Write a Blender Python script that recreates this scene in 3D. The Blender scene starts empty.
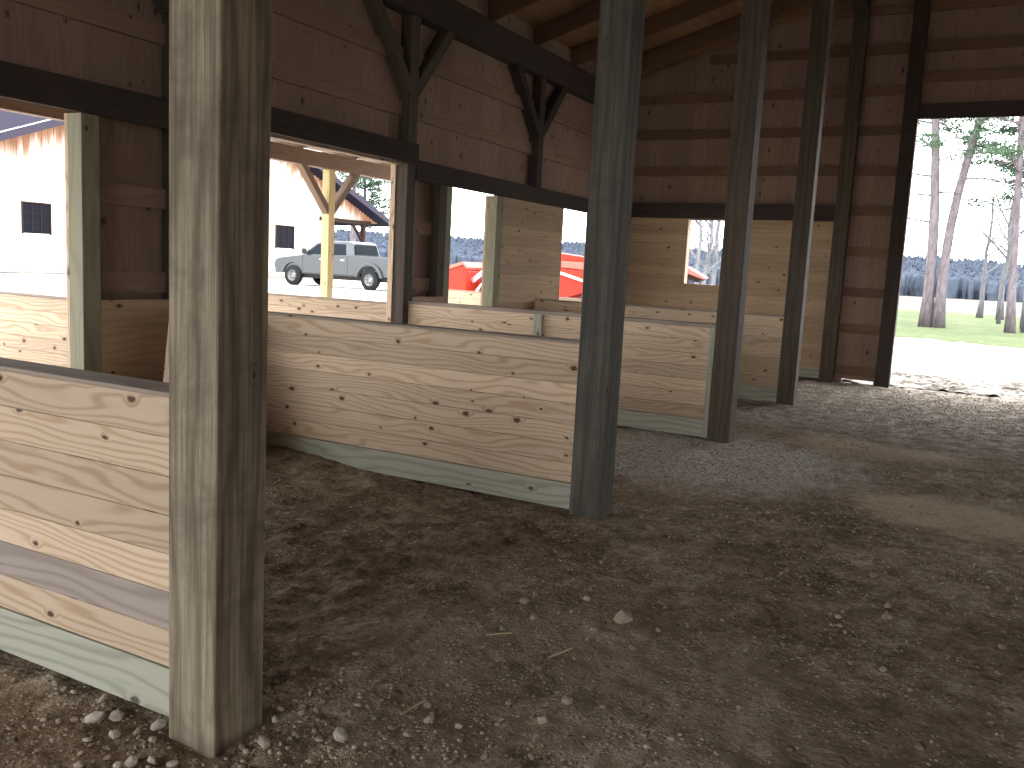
import bpy, math, random
from math import sin, cos, pi, radians
from mathutils import Vector, Matrix, noise
random.seed(7)
SC = bpy.context.scene
COL = SC.collection

# ------------------------------------------------------------------ materials
class NT:
    def __init__(s, name, rough=.8, spec=.3):
        s.m = bpy.data.materials.new(name); s.m.use_nodes = True
        s.t = s.m.node_tree; s.b = s.t.nodes['Principled BSDF']
        s.b.inputs['Roughness'].default_value = rough
        s.b.inputs['Specular IOR Level'].default_value = spec
    def n(s, typ, **kw):
        nd = s.t.nodes.new(typ)
        for k, v in kw.items():
            if k.startswith('i_'):
                nd.inputs[k[2:].replace('_', ' ')].default_value = v
            else: setattr(nd, k, v)
        return nd
    def l(s, a, b): s.t.links.new(a, b)
    def setin(s, nd, i, v):
        if hasattr(v, 'is_output') or isinstance(v, bpy.types.NodeSocket): s.l(v, nd.inputs[i])
        else: nd.inputs[i].default_value = v
    def math(s, op, a, b=0.0, c=None, clamp=False):
        nd = s.n('ShaderNodeMath', operation=op); nd.use_clamp = clamp
        s.setin(nd, 0, a); s.setin(nd, 1, b)
        if c is not None: s.setin(nd, 2, c)
        return nd.outputs[0]
    def vmath(s, op, a, b=(0, 0, 0)):
        nd = s.n('ShaderNodeVectorMath', operation=op)
        s.setin(nd, 0, a)
        if op == 'SCALE': s.setin(nd, 3, b)
        elif op != 'LENGTH': s.setin(nd, 1, b)
        return nd.outputs['Value'] if op in ('LENGTH', 'DISTANCE', 'DOT_PRODUCT') else nd.outputs[0]
    def comb(s, x, y, z=0.0):
        nd = s.n('ShaderNodeCombineXYZ'); s.setin(nd, 0, x); s.setin(nd, 1, y); s.setin(nd, 2, z)
        return nd.outputs[0]
    def noise(s, vec, scale, detail=3, rough=.5, dist=0.0, col=False):
        nd = s.n('ShaderNodeTexNoise'); s.l(vec, nd.inputs['Vector'])
        nd.inputs['Scale'].default_value = scale; nd.inputs['Detail'].default_value = detail
        nd.inputs['Roughness'].default_value = rough; nd.inputs['Distortion'].default_value = dist
        return nd.outputs[1 if col else 0]
    def ramp(s, fac, stops, interp='LINEAR'):
        nd = s.n('ShaderNodeValToRGB'); nd.color_ramp.interpolation = interp
        e = nd.color_ramp.elements
        while len(e) < len(stops): e.new(.5)
        for k, (p, c) in enumerate(stops):
            e[k].position = p; e[k].color = (c[0], c[1], c[2], 1) if not isinstance(c, (int, float)) else (c, c, c, 1)
        s.l(fac, nd.inputs[0]); return nd.outputs[0]
    def mix(s, f, a, b, mode='MIX'):
        nd = s.n('ShaderNodeMix', data_type='RGBA', blend_type=mode)
        s.setin(nd, 0, f)
        for i, v in ((6, a), (7, b)):
            if isinstance(v, tuple): v = (v[0], v[1], v[2], 1)
            s.setin(nd, i, v)
        return nd.outputs[2]
    def step(s, x, lo, hi):
        nd = s.n('ShaderNodeMapRange', interpolation_type='SMOOTHSTEP')
        s.setin(nd, 0, x); nd.inputs[1].default_value = lo; nd.inputs[2].default_value = hi
        return nd.outputs[0]
    def color(s, c): s.l(c, s.b.inputs['Base Color'])
    def bump(s, h, strength=.3, dist=.01):
        nd = s.n('ShaderNodeBump'); nd.inputs['Strength'].default_value = strength
        nd.inputs['Distance'].default_value = dist
        s.l(h, nd.inputs['Height']); s.l(nd.outputs[0], s.b.inputs['Normal'])

def wood(name, light, dark, knotc=(.07, .03, .015), kd=.35, ring=70, contrast=.5, tone=.3, stain=None, stainamt=.5, stainscale=2.5,
         rough=.75, sx=2.4, sy=8.0, kmax=.016, wav=5.0, bump=.25, tone2=None, streak=0.0):
    t = NT(name, rough)
    uv = t.n('ShaderNodeUVMap').outputs[0]
    sep = t.n('ShaderNodeSeparateXYZ'); t.l(uv, sep.inputs[0]); u, v = sep.outputs[0], sep.outputs[1]
    at = t.n('ShaderNodeAttribute', attribute_name='tone')
    asep = t.n('ShaderNodeSeparateColor'); t.l(at.outputs['Color'], asep.inputs[0])
    # knots
    kv = t.comb(t.math('MULTIPLY', u, sx), t.math('MULTIPLY', v, sy))
    vor = t.n('ShaderNodeTexVoronoi', voronoi_dimensions='2D', feature='F1'); t.l(kv, vor.inputs['Vector'])
    vor.inputs['Scale'].default_value = 1; vor.inputs['Randomness'].default_value = .9
    dv = t.vmath('SUBTRACT', kv, vor.outputs['Position'])
    dv = t.vmath('MULTIPLY', dv, (.6 / sx, 1 / sy, 0))
    wob = t.noise(uv, 40, 2, col=True)
    dv = t.vmath('ADD', dv, t.vmath('SCALE', t.vmath('SUBTRACT', wob, (.5, .5, .5)), .012))
    d = t.vmath('LENGTH', t.vmath('MULTIPLY', dv, (1, 1, 0)))
    cs = t.n('ShaderNodeSeparateColor'); t.l(vor.outputs['Color'], cs.inputs[0])
    has = t.math('GREATER_THAN', cs.outputs[0], 1 - kd)
    size = t.math('MULTIPLY_ADD', cs.outputs[1], kmax - .005, .005)
    rel = t.math('DIVIDE', d, size)
    core = t.math('MULTIPLY', has, t.math('SUBTRACT', 1, t.step(rel, .55, 1.15)))
    halo = t.math('MULTIPLY', has, t.math('SUBTRACT', 1, t.step(rel, .7, 2.6)))
    # rings
    w = t.noise(t.comb(t.math('MULTIPLY', u, .6), t.math('MULTIPLY', v, 3.0)), 1.6, 2, .45)
    w2 = t.noise(t.comb(t.math('MULTIPLY', u, .5), t.math('MULTIPLY', v, 14)), 1.0, 2)
    ph = t.math('MULTIPLY_ADD', v, ring, t.math('MULTIPLY', w, wav * 6.28))
    ph = t.math('ADD', ph, t.math('MULTIPLY', w2, 5))
    ph = t.math('ADD', ph, t.math('MULTIPLY', halo, 5.0))
    rg = t.math('MULTIPLY_ADD', t.math('SINE', ph), .5, .5)
    rg = t.math('POWER', rg, 3.0)
    fine = t.noise(t.comb(t.math('MULTIPLY', u, 3), t.math('MULTIPLY', v, 150)), 1.0, 3, .6)
    g = t.math('ADD', t.math('MULTIPLY', rg, .8), t.math('MULTIPLY', fine, .55), clamp=True)
    g = t.math('MULTIPLY', g, contrast, clamp=True)
    c = t.mix(g, light, dark)
    big = t.noise(uv, .8, 3)
    tn = t.math('MULTIPLY_ADD', asep.outputs[0], tone, 1 - tone * .6)
    tn = t.math('MULTIPLY', tn, t.math('MULTIPLY_ADD', big, .3, .85))
    c = t.mix(1.0, c, t.comb(tn, tn, tn), 'MULTIPLY')
    if tone2: c = t.mix(t.math('MULTIPLY', asep.outputs[1], 1.0), c, tone2, 'MULTIPLY')
    c = t.mix(t.math('MULTIPLY', halo, .28), c, (dark[0] * .75, dark[1] * .6, dark[2] * .5))
    c = t.mix(t.math('MULTIPLY', core, .92), c, knotc)
    if streak:
        s1 = t.step(t.noise(t.comb(t.math('MULTIPLY', u, 1.1), t.math('MULTIPLY', v, 55)), 1.0, 5, .75), .42, .62)
        c = t.mix(t.math('MULTIPLY', s1, streak), c, (dark[0] * .55, dark[1] * .5, dark[2] * .45))
    if stain:
        geo = t.n('ShaderNodeTexCoord')
        ob = geo.outputs['Object']
        sn = t.noise(ob, stainscale, 6, .68, .6)
        sn2 = t.noise(t.comb(t.math('MULTIPLY', u, .6), t.math('MULTIPLY', v, 9)), 1.5, 4, .6)
        sm = t.step(t.math('ADD', t.math('MULTIPLY', sn, .65), t.math('MULTIPLY', sn2, .4)), .44, .66)
        c = t.mix(t.math('MULTIPLY', sm, stainamt), c, stain)
    t.color(c)
    t.bump(t.math('ADD', t.math('SUBTRACT', 0, g), t.math('MULTIPLY', core, -.5)), bump, .004)
    return t.m

def plain(name, c, rough=.6, metal=0.0, spec=.4, var=.12, scale=8):
    t = NT(name, rough, spec); t.b.inputs['Metallic'].default_value = metal
    tc = t.n('ShaderNodeTexCoord').outputs['Object']
    nz = t.noise(tc, scale, 4)
    f = t.math('MULTIPLY_ADD', nz, var * 2, 1 - var)
    t.color(t.mix(1.0, c, t.comb(f, f, f), 'MULTIPLY')); return t.m

M = {}
M['pine'] = wood('pine_boards', (.67, .525, .385), (.41, .26, .145), (.05, .022, .012), kd=.66, ring=190, wav=9, contrast=.72, kmax=.019, tone=.32, sx=2.6, sy=8)
M['pine_lining'] = wood('pine_lining', (.47, .335, .215), (.32, .20, .115), (.05, .022, .012), kd=.6, ring=90, wav=4, contrast=.5, tone=.3, sx=1.6, sy=7)
M['pine_cap'] = wood('pine_rail_weathered', (.34, .27, .22), (.22, .165, .13), kd=.2, contrast=.6, tone=.2)
M['bluestain'] = wood('blue_stained_pine', (.40, .33, .29), (.24, .19, .16), kd=.4, contrast=.7, tone=.1)
M['green'] = wood('treated_green_lumber', (.46, .45, .36), (.27, .28, .21), (.08, .06, .04), kd=.3, ring=110, contrast=.8, tone=.2)
M['greenpost'] = wood('treated_post_fresh', (.28, .262, .175), (.19, .175, .11), (.08, .05, .03), kd=.25, contrast=.6, tone=.15)
M['siding'] = wood('rough_sawn_siding', (.30, .205, .155), (.22, .14, .10), (.10, .04, .025), kd=.6, contrast=.5, tone=.2, sx=1.5, sy=5.0, kmax=.024, rough=.9)
M['girt'] = wood('girt_lumber', (.28, .185, .135), (.20, .125, .085), (.07, .03, .02), kd=.35, contrast=.5, tone=.25, rough=.9)
M['girt_shaded'] = wood('girt_lumber_shaded', (.20, .12, .08), (.13, .075, .045), (.05, .02, .015), kd=.35, contrast=.5, tone=.25, rough=.9)  # darker girt copy: the end wall's shade is put into its colour
M['header'] = wood('dark_header_timber', (.060, .044, .038), (.034, .026, .022), (.02, .015, .01), kd=.3, contrast=.6, tone=.2, rough=.9)
M['rafter'] = wood('rafter_lumber', (.14, .08, .05), (.09, .05, .03), (.05, .02, .015), kd=.3, contrast=.5, tone=.3, rough=.9)
M['deck'] = wood('roof_deck_boards', (.235, .132, .064), (.16, .085, .037), (.06, .03, .015), kd=.45, contrast=.5, tone=.35, sx=1.2, sy=6, rough=.9)
M['post_tan'] = wood('weathered_post_tan', (.45, .375, .26), (.19, .15, .10), (.05, .04, .03), kd=.2, ring=60, contrast=.9, tone=.05, stain=(.10, .082, .060), stainamt=.7, streak=.6, stainscale=3.2, sx=1.0, sy=5, wav=2.5)
M['post_grey'] = wood('weathered_post_grey', (.135, .122, .095), (.068, .062, .047), (.02, .02, .02), kd=.2, ring=80, contrast=.8, tone=.05, stain=(.04, .042, .042), stainamt=.6, streak=.5, stainscale=3.0, sx=1.0, sy=5, wav=2.0)
M['post_brown'] = wood('weathered_post_brown', (.120, .092, .065), (.07, .05, .035), (.02, .02, .02), kd=.2, ring=80, contrast=.8, tone=.15, stain=(.045, .04, .036), stainamt=.5, streak=.4, stainscale=3.0, sx=1.0, sy=5, wav=2.0)
M['post_porch'] = wood('porch_post_pine', (.50, .40, .20), (.36, .27, .12), kd=.3, contrast=.5, tone=.15)
M['porch'] = wood('porch_framing_pine', (.18, .115, .075), (.12, .07, .045), (.10, .05, .03), kd=.4, contrast=.5, tone=.3, sx=1.6)

# ------------------------------------------------------------------ mesh builder
class MB:
    def __init__(s): s.v = []; s.f = []; s.uv = []; s.tone = []; s.smooth = False
    def quadbox(s, c, mat=None, tone=None, tone2=0.0, uvoff=None):
        """c = (x0,x1,y0,y1,z0,z1) in a local frame, optional matrix to place it"""
        x0, x1, y0, y1, z0, z1 = c
        P = [Vector((x, y, z)) for z in (z0, z1) for y in (y0, y1) for x in (x0, x1)]
        D = (abs(x1 - x0), abs(y1 - y0), abs(z1 - z0)); L = D.index(max(D))
        so = uvoff if uvoff is not None else random.uniform(0, 60)
        tn = random.random() if tone is None else tone
        F = [((0, 2, 3, 1), 2), ((4, 5, 7, 6), 2), ((0, 1, 5, 4), 1), ((2, 6, 7, 3), 1), ((0, 4, 6, 2), 0), ((1, 3, 7, 5), 0)]
        b = len(s.v)
        s.v += [tuple(mat @ p) if mat else tuple(p) for p in P]
        for q, n in F:
            s.f.append(tuple(b + i for i in q))
            o = [a for a in (0, 1, 2) if a != n]
            if n != L: ua = L; va = [a for a in o if a != L][0]
            else: ua, va = o
            sgn = .31 if q[0] == 0 else .0
            s.uv.append([(P[i][ua] + so, P[i][va] + so * 1.37 + sgn + n * .5) for i in q])
            s.tone.append((tn, tone2, 0))
    def box(s, x0, x1, y0, y1, z0, z1, **k): s.quadbox((x0, x1, y0, y1, z0, z1), **k)
    def beam(s, a, b, w, h, up=(0, 0, 1), **k):
        """a timber from a to b, w wide (sideways) and h deep (towards up)"""
        a, b = Vector(a), Vector(b); d = (b - a); L = d.length; d.normalize()
        sd = d.cross(Vector(up)).normalized(); u = sd.cross(d)
        m = Matrix((( d.x, sd.x, u.x, a.x), (d.y, sd.y, u.y, a.y), (d.z, sd.z, u.z, a.z), (0, 0, 0, 1)))
        s.quadbox((0, L, -w / 2, w / 2, -h / 2, h / 2), mat=m, **k)
    def poly(s, pts, uv=None, tone=.5):
        b = len(s.v); s.v += [tuple(p) for p in pts]; s.f.append(tuple(range(b, b + len(pts))))
        s.uv.append(uv or [(p[0], p[1]) for p in pts]); s.tone.append((tone, 0, 0))
    def prism(s, prof, a0, a1, axis='y', tone=.5):
        """closed profile extruded along an axis; prof pairs are (x,z) for y, (y,z) for x, (x,y) for z"""
        def P(p, a):
            return {'y': (p[0], a, p[1]), 'x': (a, p[0], p[1]), 'z': (p[0], p[1], a)}[axis]
        n = len(prof); b = len(s.v)
        A0 = a0 if isinstance(a0, (list, tuple)) else [a0] * n
        A1 = a1 if isinstance(a1, (list, tuple)) else [a1] * n
        s.v += [P(p, A0[i]) for i, p in enumerate(prof)] + [P(p, A1[i]) for i, p in enumerate(prof)]
        fs = [tuple(range(b, b + n)), tuple(range(b + 2 * n - 1, b + n - 1, -1))]
        fs += [(b + i, b + n + i, b + n + (i + 1) % n, b + (i + 1) % n) for i in range(n)]
        for f in fs:
            s.f.append(f); s.uv.append([(s.v[i][0] + s.v[i][1], s.v[i][2]) for i in f]); s.tone.append((tone, 0, 0))
    def tube(s, pts, rad, n=8, cap=True, tone=.5):
        pts = [Vector(p) for p in pts]; b = len(s.v); k = len(pts)
        R = rad if isinstance(rad, (list, tuple)) else [rad] * k
        ref = Vector((0, 0, 1))
        for i, p in enumerate(pts):
            d = (pts[min(i + 1, k - 1)] - pts[max(i - 1, 0)]).normalized()
            if abs(d.dot(ref)) > .95: ref = Vector((1, 0, 0))
            x = d.cross(ref).normalized(); y = d.cross(x)
            for j in range(n):
                a = 2 * pi * j / n; s.v.append(tuple(p + (x * cos(a) + y * sin(a)) * R[i]))
        L = 0
        for i in range(k - 1):
            l2 = L + (pts[i + 1] - pts[i]).length
            for j in range(n):
                q = (b + i * n + j, b + i * n + (j + 1) % n, b + (i + 1) * n + (j + 1) % n, b + (i + 1) * n + j)
                s.f.append(q); s.uv.append([(L, j * .1), (L, j * .1 + .1), (l2, j * .1 + .1), (l2, j * .1)]); s.tone.append((tone, 0, 0))
            L = l2
        if cap:
            for f in (tuple(range(b, b + n))[::-1], tuple(range(b + (k - 1) * n, b + k * n))):
                s.f.append(f); s.uv.append([(0, 0)] * n); s.tone.append((tone, 0, 0))
    def lathe(s, prof, c, axis='y', n=28, tone=.5):
        """prof: (radius, offset along the axis)"""
        b = len(s.v); k = len(prof)
        for r, o in prof:
            for j in range(n):
                a = 2 * pi * j / n
                q = {'y': (c[0] + r * cos(a), c[1] + o, c[2] + r * sin(a)), 'x': (c[0] + o, c[1] + r * cos(a), c[2] + r * sin(a)),
                     'z': (c[0] + r * cos(a), c[1] + r * sin(a), c[2] + o)}[axis]
                s.v.append(q)
        for i in range(k - 1):
            for j in range(n):
                s.f.append((b + i * n + j, b + i * n + (j + 1) % n, b + (i + 1) * n + (j + 1) % n, b + (i + 1) * n + j))
                s.uv.append([(0, 0)] * 4); s.tone.append((tone, 0, 0))
    def rock(s, c, r, flat=.65):
        g = (1 + 5 ** .5) / 2
        base = [(-1, g, 0), (1, g, 0), (-1, -g, 0), (1, -g, 0), (0, -1, g), (0, 1, g), (0, -1, -g), (0, 1, -g), (g, 0, -1), (g, 0, 1), (-g, 0, -1), (-g, 0, 1)]
        fc = [(0, 11, 5), (0, 5, 1), (0, 1, 7), (0, 7, 10), (0, 10, 11), (1, 5, 9), (5, 11, 4), (11, 10, 2), (10, 7, 6), (7, 1, 8), (3, 9, 4), (3, 4, 2), (3, 2, 6), (3, 6, 8), (3, 8, 9), (4, 9, 5), (2, 4, 11), (6, 2, 10), (8, 6, 7), (9, 8, 1)]
        b = len(s.v); a = random.uniform(0, 6.28); ca, sa = cos(a), sin(a)
        ex, ey = random.uniform(.8, 1.3), random.uniform(.65, 1.05); tl = random.uniform(-.35, .35); tn = random.random()
        for x, y, z in base:
            k = r / 1.9 * random.uniform(.75, 1.2); x *= k * ex; y *= k * ey; z *= k * flat; z += x * tl
            s.v.append((c[0] + x * ca - y * sa, c[1] + x * sa + y * ca, c[2] + z))
        for f in fc:
            s.f.append(tuple(b + i for i in f)); s.uv.append([(0, 0)] * 3); s.tone.append((tn, 0, 0))
    def build(s, name, mat, parent=None, bevel=0.0, smooth=False, loc=None):
        me = bpy.data.meshes.new(name)
        o = bpy.data.objects.new(name, me); COL.objects.link(o)
        off = Vector((0, 0, 0))
        if parent is not None:
            off = wloc(parent)
            if loc is not None: o.parent = parent; o.location = Vector(loc) - off; off = Vector(loc)
            else: o.parent = parent
        elif loc is not None: off = Vector(loc); o.location = off
        me.from_pydata([(x - off[0], y - off[1], z - off[2]) for x, y, z in s.v], [], s.f)
        uvl = me.uv_layers.new(name='UVMap'); flat = [c for f in s.uv for p in f for c in p]
        uvl.data.foreach_set('uv', flat)
        ca = me.color_attributes.new('tone', 'FLOAT_COLOR', 'CORNER')
        cc = []
        for f, t in zip(s.f, s.tone): cc += [t[0], t[1], t[2], 1.0] * len(f)
        ca.data.foreach_set('color', cc)
        me.materials.append(M[mat] if isinstance(mat, str) else mat)
        if smooth: me.polygons.foreach_set('use_smooth', [True] * len(s.f))
        me.update()
        if bevel:
            b = o.modifiers.new('bevel', 'BEVEL'); b.width = bevel; b.segments = 2; b.limit_method = 'ANGLE'
        return o
def wloc(o):
    v = Vector((0, 0, 0))
    while o: v += o.location; o = o.parent
    return v
def tag(o, label=None, cat=None, group=None, kind=None):
    for k, x in (('label', label), ('category', cat), ('group', group), ('kind', kind)):
        if x: o[k] = x
    return o
def empty(name, loc, *a, **k):
    o = bpy.data.objects.new(name, None); COL.objects.link(o); o.location = loc
    return tag(o, *a, **k)

# ------------------------------------------------------------------ layout (metres). x: across, y: down the aisle, z: up
Y = [1.84 + 3.04 * i for i in range(5)]
WL = -3.56             # inner face of the posts of the stall wall
EY = 14.10             # inner face of the end wall posts
DA, DB = 4.66, .30     # roof deck height at the stall wall and its slope
RX = 1.92              # ridge
RWX = 2 * RX - WL      # right wall
def deck(x): return DA + DB * ((x if x < RX else 2 * RX - x) - WL)

# ------------------------------------------------------------------ ground
def sm(x, a, b):
    t = min(1, max(0, (x - a) / (b - a))); return t * t * (3 - 2 * t)
def blob(x, y, cx, cy, rx, ry): return math.exp(-(((x - cx) / rx) ** 2 + ((y - cy) / ry) ** 2))
def floor_h(x, y):
    h = .016 * (noise.noise((x * 1.1, y * 1.1, 3)) ) + .014 * noise.noise((x * 4, y * 4, 7)) + .013 * noise.noise((x * 11, y * 11, 1)) + .008 * noise.noise((x * 27, y * 27, 5))
    h += .022 * blob(x, y, 1.3, 8.5, .8, .6) + .018 * blob(x, y, 1.95, 6.5, .6, .5)
    h -= .030 * blob(x, y, -.05, 1.75, .35, .25)
    h += .02 * max(0, noise.noise((x * 2.2, y * 2.2, 9))) * sm(y, 9, 11) * 1.5
    h += .10 * blob(x, y, -2.9, 4.9, 1.1, .22)
    return h
def dirt_mat():
    t = NT('barn_dirt', .95, .15)
    co = t.n('ShaderNodeTexCoord').outputs['Object']
    sep = t.n('ShaderNodeSeparateXYZ'); t.l(co, sep.inputs[0]); x, y = sep.outputs[0], sep.outputs[1]
    n1 = t.noise(co, 1.3, 6, .62); n2 = t.noise(co, 7, 5, .65); n3 = t.noise(co, 45, 4, .7)
    n4 = t.noise(co, 24, 5, .7)
    f = t.math('ADD', t.math('ADD', t.math('MULTIPLY', n1, .36), t.math('MULTIPLY', n2, .34)), t.math('MULTIPLY', n4, .3))
    c = t.ramp(f, [(.38, (.085, .054, .032)), (.455, (.17, .120, .076)), (.52, (.28, .215, .145)), (.61, (.47, .39, .30))])
    def spot(cx, cy, rx, ry, edge, lo=.45, hi=.75):
        dx = t.math('DIVIDE', t.math('SUBTRACT', x, cx), rx); dy = t.math('DIVIDE', t.math('SUBTRACT', y, cy), ry)
        r = t.math('SQRT', t.math('ADD', t.math('MULTIPLY', dx, dx), t.math('MULTIPLY', dy, dy)))
        r = t.math('ADD', r, t.math('ADD', t.math('MULTIPLY', t.math('SUBTRACT', t.noise(co, 2.3, 6, .75), .5), edge), t.math('MULTIPLY', t.math('SUBTRACT', n2, .5), 1.3)))
        return t.math('SUBTRACT', 1, t.step(r, lo, hi + .25))
    # grey crushed stone: between second and third post, and down towards the door
    g = spot(.0, 7.2, 1.5, 1.5, 1.2); gc = t.ramp(n3, [(.38, (.20, .18, .155)), (.56, (.72, .68, .62))])
    c = t.mix(t.math('MULTIPLY', g, .85), c, gc)
    far = t.step(t.math('ADD', y, t.math('MULTIPLY', n1, 2)), 9.2, 11.5)
    fc = t.ramp(t.noise(co, 5, 6, .7), [(.38, (.10, .085, .07)), (.5, (.30, .26, .22)), (.62, (.50, .46, .41))])
    c = t.mix(t.math('MULTIPLY', far, .85), c, fc)
    # pale sandy spills
    s1 = spot(1.15, 8.55, 1.0, .55, 1.1); c = t.mix(t.math('MULTIPLY', s1, .6), c, (.52, .40, .27))
    s2 = spot(1.95, 6.45, .85, .6, 1.3); c = t.mix(t.math('MULTIPLY', s2, .7), c, (.60, .49, .34))
    s4 = spot(.85, 2.9, 1.3, 1.0, 1.6, .3, .8); c = t.mix(t.math('MULTIPLY', s4, .35), c, (.46, .38, .29))
    # small crushed-stone speckle in the surface
    vo = t.n('ShaderNodeTexVoronoi', feature='F1'); t.l(co, vo.inputs['Vector']); vo.inputs['Scale'].default_value = 55
    cs = t.n('ShaderNodeSeparateColor'); t.l(vo.outputs['Color'], cs.inputs[0])
    pm = t.math('MULTIPLY', t.math('GREATER_THAN', cs.outputs[0], .66), t.math('SUBTRACT', 1, t.step(vo.outputs['Distance'], .25, .5)))
    pm = t.math('MULTIPLY', pm, t.step(t.noise(co, 2.0, 4), .38, .55))
    pc = t.ramp(cs.outputs[1], [(0, (.24, .18, .13)), (1, (.66, .58, .49))])
    c = t.mix(t.math('MULTIPLY', pm, .85), c, pc)
    v2 = t.n('ShaderNodeTexVoronoi', feature='F1'); t.l(co, v2.inputs['Vector']); v2.inputs['Scale'].default_value = 19
    c2 = t.n('ShaderNodeSeparateColor'); t.l(v2.outputs['Color'], c2.inputs[0])
    pm2 = t.math('MULTIPLY', t.math('GREATER_THAN', c2.outputs[0], .80), t.math('SUBTRACT', 1, t.step(t.math('ADD', v2.outputs['Distance'], t.math('MULTIPLY', n3, .35)), .30, .52)))
    c = t.mix(t.math('MULTIPLY', pm2, .6), c, t.ramp(c2.outputs[1], [(0, (.22, .16, .11)), (1, (.52, .44, .35))]))
    t.color(c)
    t.bump(t.math('ADD', t.math('MULTIPLY', n3, .6), t.math('ADD', t.math('MULTIPLY', n2, 1.2), t.math('ADD', t.math('MULTIPLY', pm, .5), t.math('MULTIPLY', pm2, .6)))), 1.0, .026)
    return t.m
M['dirt'] = dirt_mat()
def gravel_mat(name, cols, sc=14):
    t = NT(name, .95, .1); co = t.n('ShaderNodeTexCoord').outputs['Object']
    n = t.math('ADD', t.math('MULTIPLY', t.noise(co, sc, 6, .75), .6), t.math('MULTIPLY', t.noise(co, sc * .12, 5, .6), .4))
    t.color(t.ramp(n, cols)); t.bump(n, .8, .04); return t.m
M['gravel'] = gravel_mat('gravel_yard', [(.36, (.30, .26, .22)), (.47, (.47, .44, .40)), (.6, (.62, .60, .57))])
M['apron'] = gravel_mat('muddy_gravel_apron', [(.40, (.035, .028, .022)), (.47, (.12, .10, .085)), (.53, (.33, .31, .28)), (.62, (.50, .48, .45))], 9)
M['lawn'] = gravel_mat('lawn_grass', [(.36, (.045, .062, .026)), (.5, (.065, .085, .036)), (.62, (.10, .112, .06))], 3)
M['field'] = gravel_mat('dry_field', [(.36, (.085, .075, .065)), (.5, (.11, .097, .084)), (.62, (.13, .115, .10))], .4)

def grid(x0, x1, y0, y1, dx, dy, hf):
    m = MB(); nx = max(1, round((x1 - x0) / dx)); ny = max(1, round((y1 - y0) / dy))
    for j in range(ny + 1):
        for i in range(nx + 1):
            x = x0 + (x1 - x0) * i / nx; yy = y0 + (y1 - y0) * j / ny; m.v.append((x, yy, hf(x, yy)))
    for j in range(ny):
        for i in range(nx):
            a = j * (nx + 1) + i; f = (a, a + 1, a + nx + 2, a + nx + 1)
            m.f.append(f); m.uv.append([(m.v[k][0], m.v[k][1]) for k in f]); m.tone.append((.5, 0, 0))
    return m
m = grid(WL - .2, 4.2, .6, EY + .3, .026, .026, floor_h)
tag(m.build('floor', 'dirt', smooth=True), 'brown dirt and crushed stone floor of the barn', 'floor', kind='structure')
m = MB()
for (a, b, c, d) in ((WL - .2, RWX + .2, -8, .6), (4.2, RWX + .2, .6, EY + .3)):
    m.poly([(a, c, -.004), (b, c, -.004), (b, d, -.004), (a, d, -.004)])
tag(m.build('floor_rear', 'dirt'), kind='structure')
def yard_h(x, y):
    s = .22 * sm(-x, 10, 19) * (1 - sm(-x, 28, 34)) * sm(y, 14, 24)
    inb = (WL - .4 < x < RWX + .4 and -8.2 < y < EY + .2)
    return -.05 if inb else s - .005 + .012 * noise.noise((x * .6, y * .6, 0))
ym = grid(-60, 40, -30, 60, .8, .8, yard_h)
tag(ym.build('ground', 'gravel', smooth=True), kind='structure')
m = grid(-2.9, 9, EY + .22, 17.6, .05, .05, lambda x, y: .012 + .05 * noise.noise((x * 3.5, y * 3.5, 1)) * (1 - sm(y, 15.8, 17.6)) + .03 * noise.noise((x * 9, y * 9, 1)) * (1 - sm(y, 15.8, 17.6)) - .02 * sm(y, 16.5, 17.6))
tag(m.build('mud_apron', 'apron', smooth=True), kind='structure')
m = grid(-2.9, 9, 16.4, 29, .12, .12, lambda x, y: .004 + .03 * noise.noise((x * 2.5, y * 2.5, 1)) + .018 * noise.noise((x * 8, y * 8, 1)))
tag(m.build('gravel_apron', 'gravel', smooth=True), kind='structure')
def strip(name, mat, outline, z):
    m = MB(); m.poly([(x, y, z) for x, y in outline]); return tag(m.build(name, mat), kind='structure')
lw = grid(-6, 26, 26, 62, .5, .5, lambda x, y: .02 + .03 * noise.noise((x * .5, y * .5, 2)) - (.09 if (y < 28.3 - .42 * x + .5 * noise.noise((x * 1.3, 0, 0))) else 0))
tag(lw.build('lawn', 'lawn', smooth=True), kind='structure')
strip('field', 'field', [(-500, 60), (500, 60), (500, 600), (-500, 600)], -.01)
strip('field_west', 'field', [(-500, -300), (-60, -300), (-60, 60), (-500, 60)], -.01)
strip('field_east', 'field', [(40, -300), (500, -300), (500, 60), (40, 60)], -.01)
strip('field_south', 'field', [(-60, -300), (40, -300), (40, -30), (-60, -30)], -.01)

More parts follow.
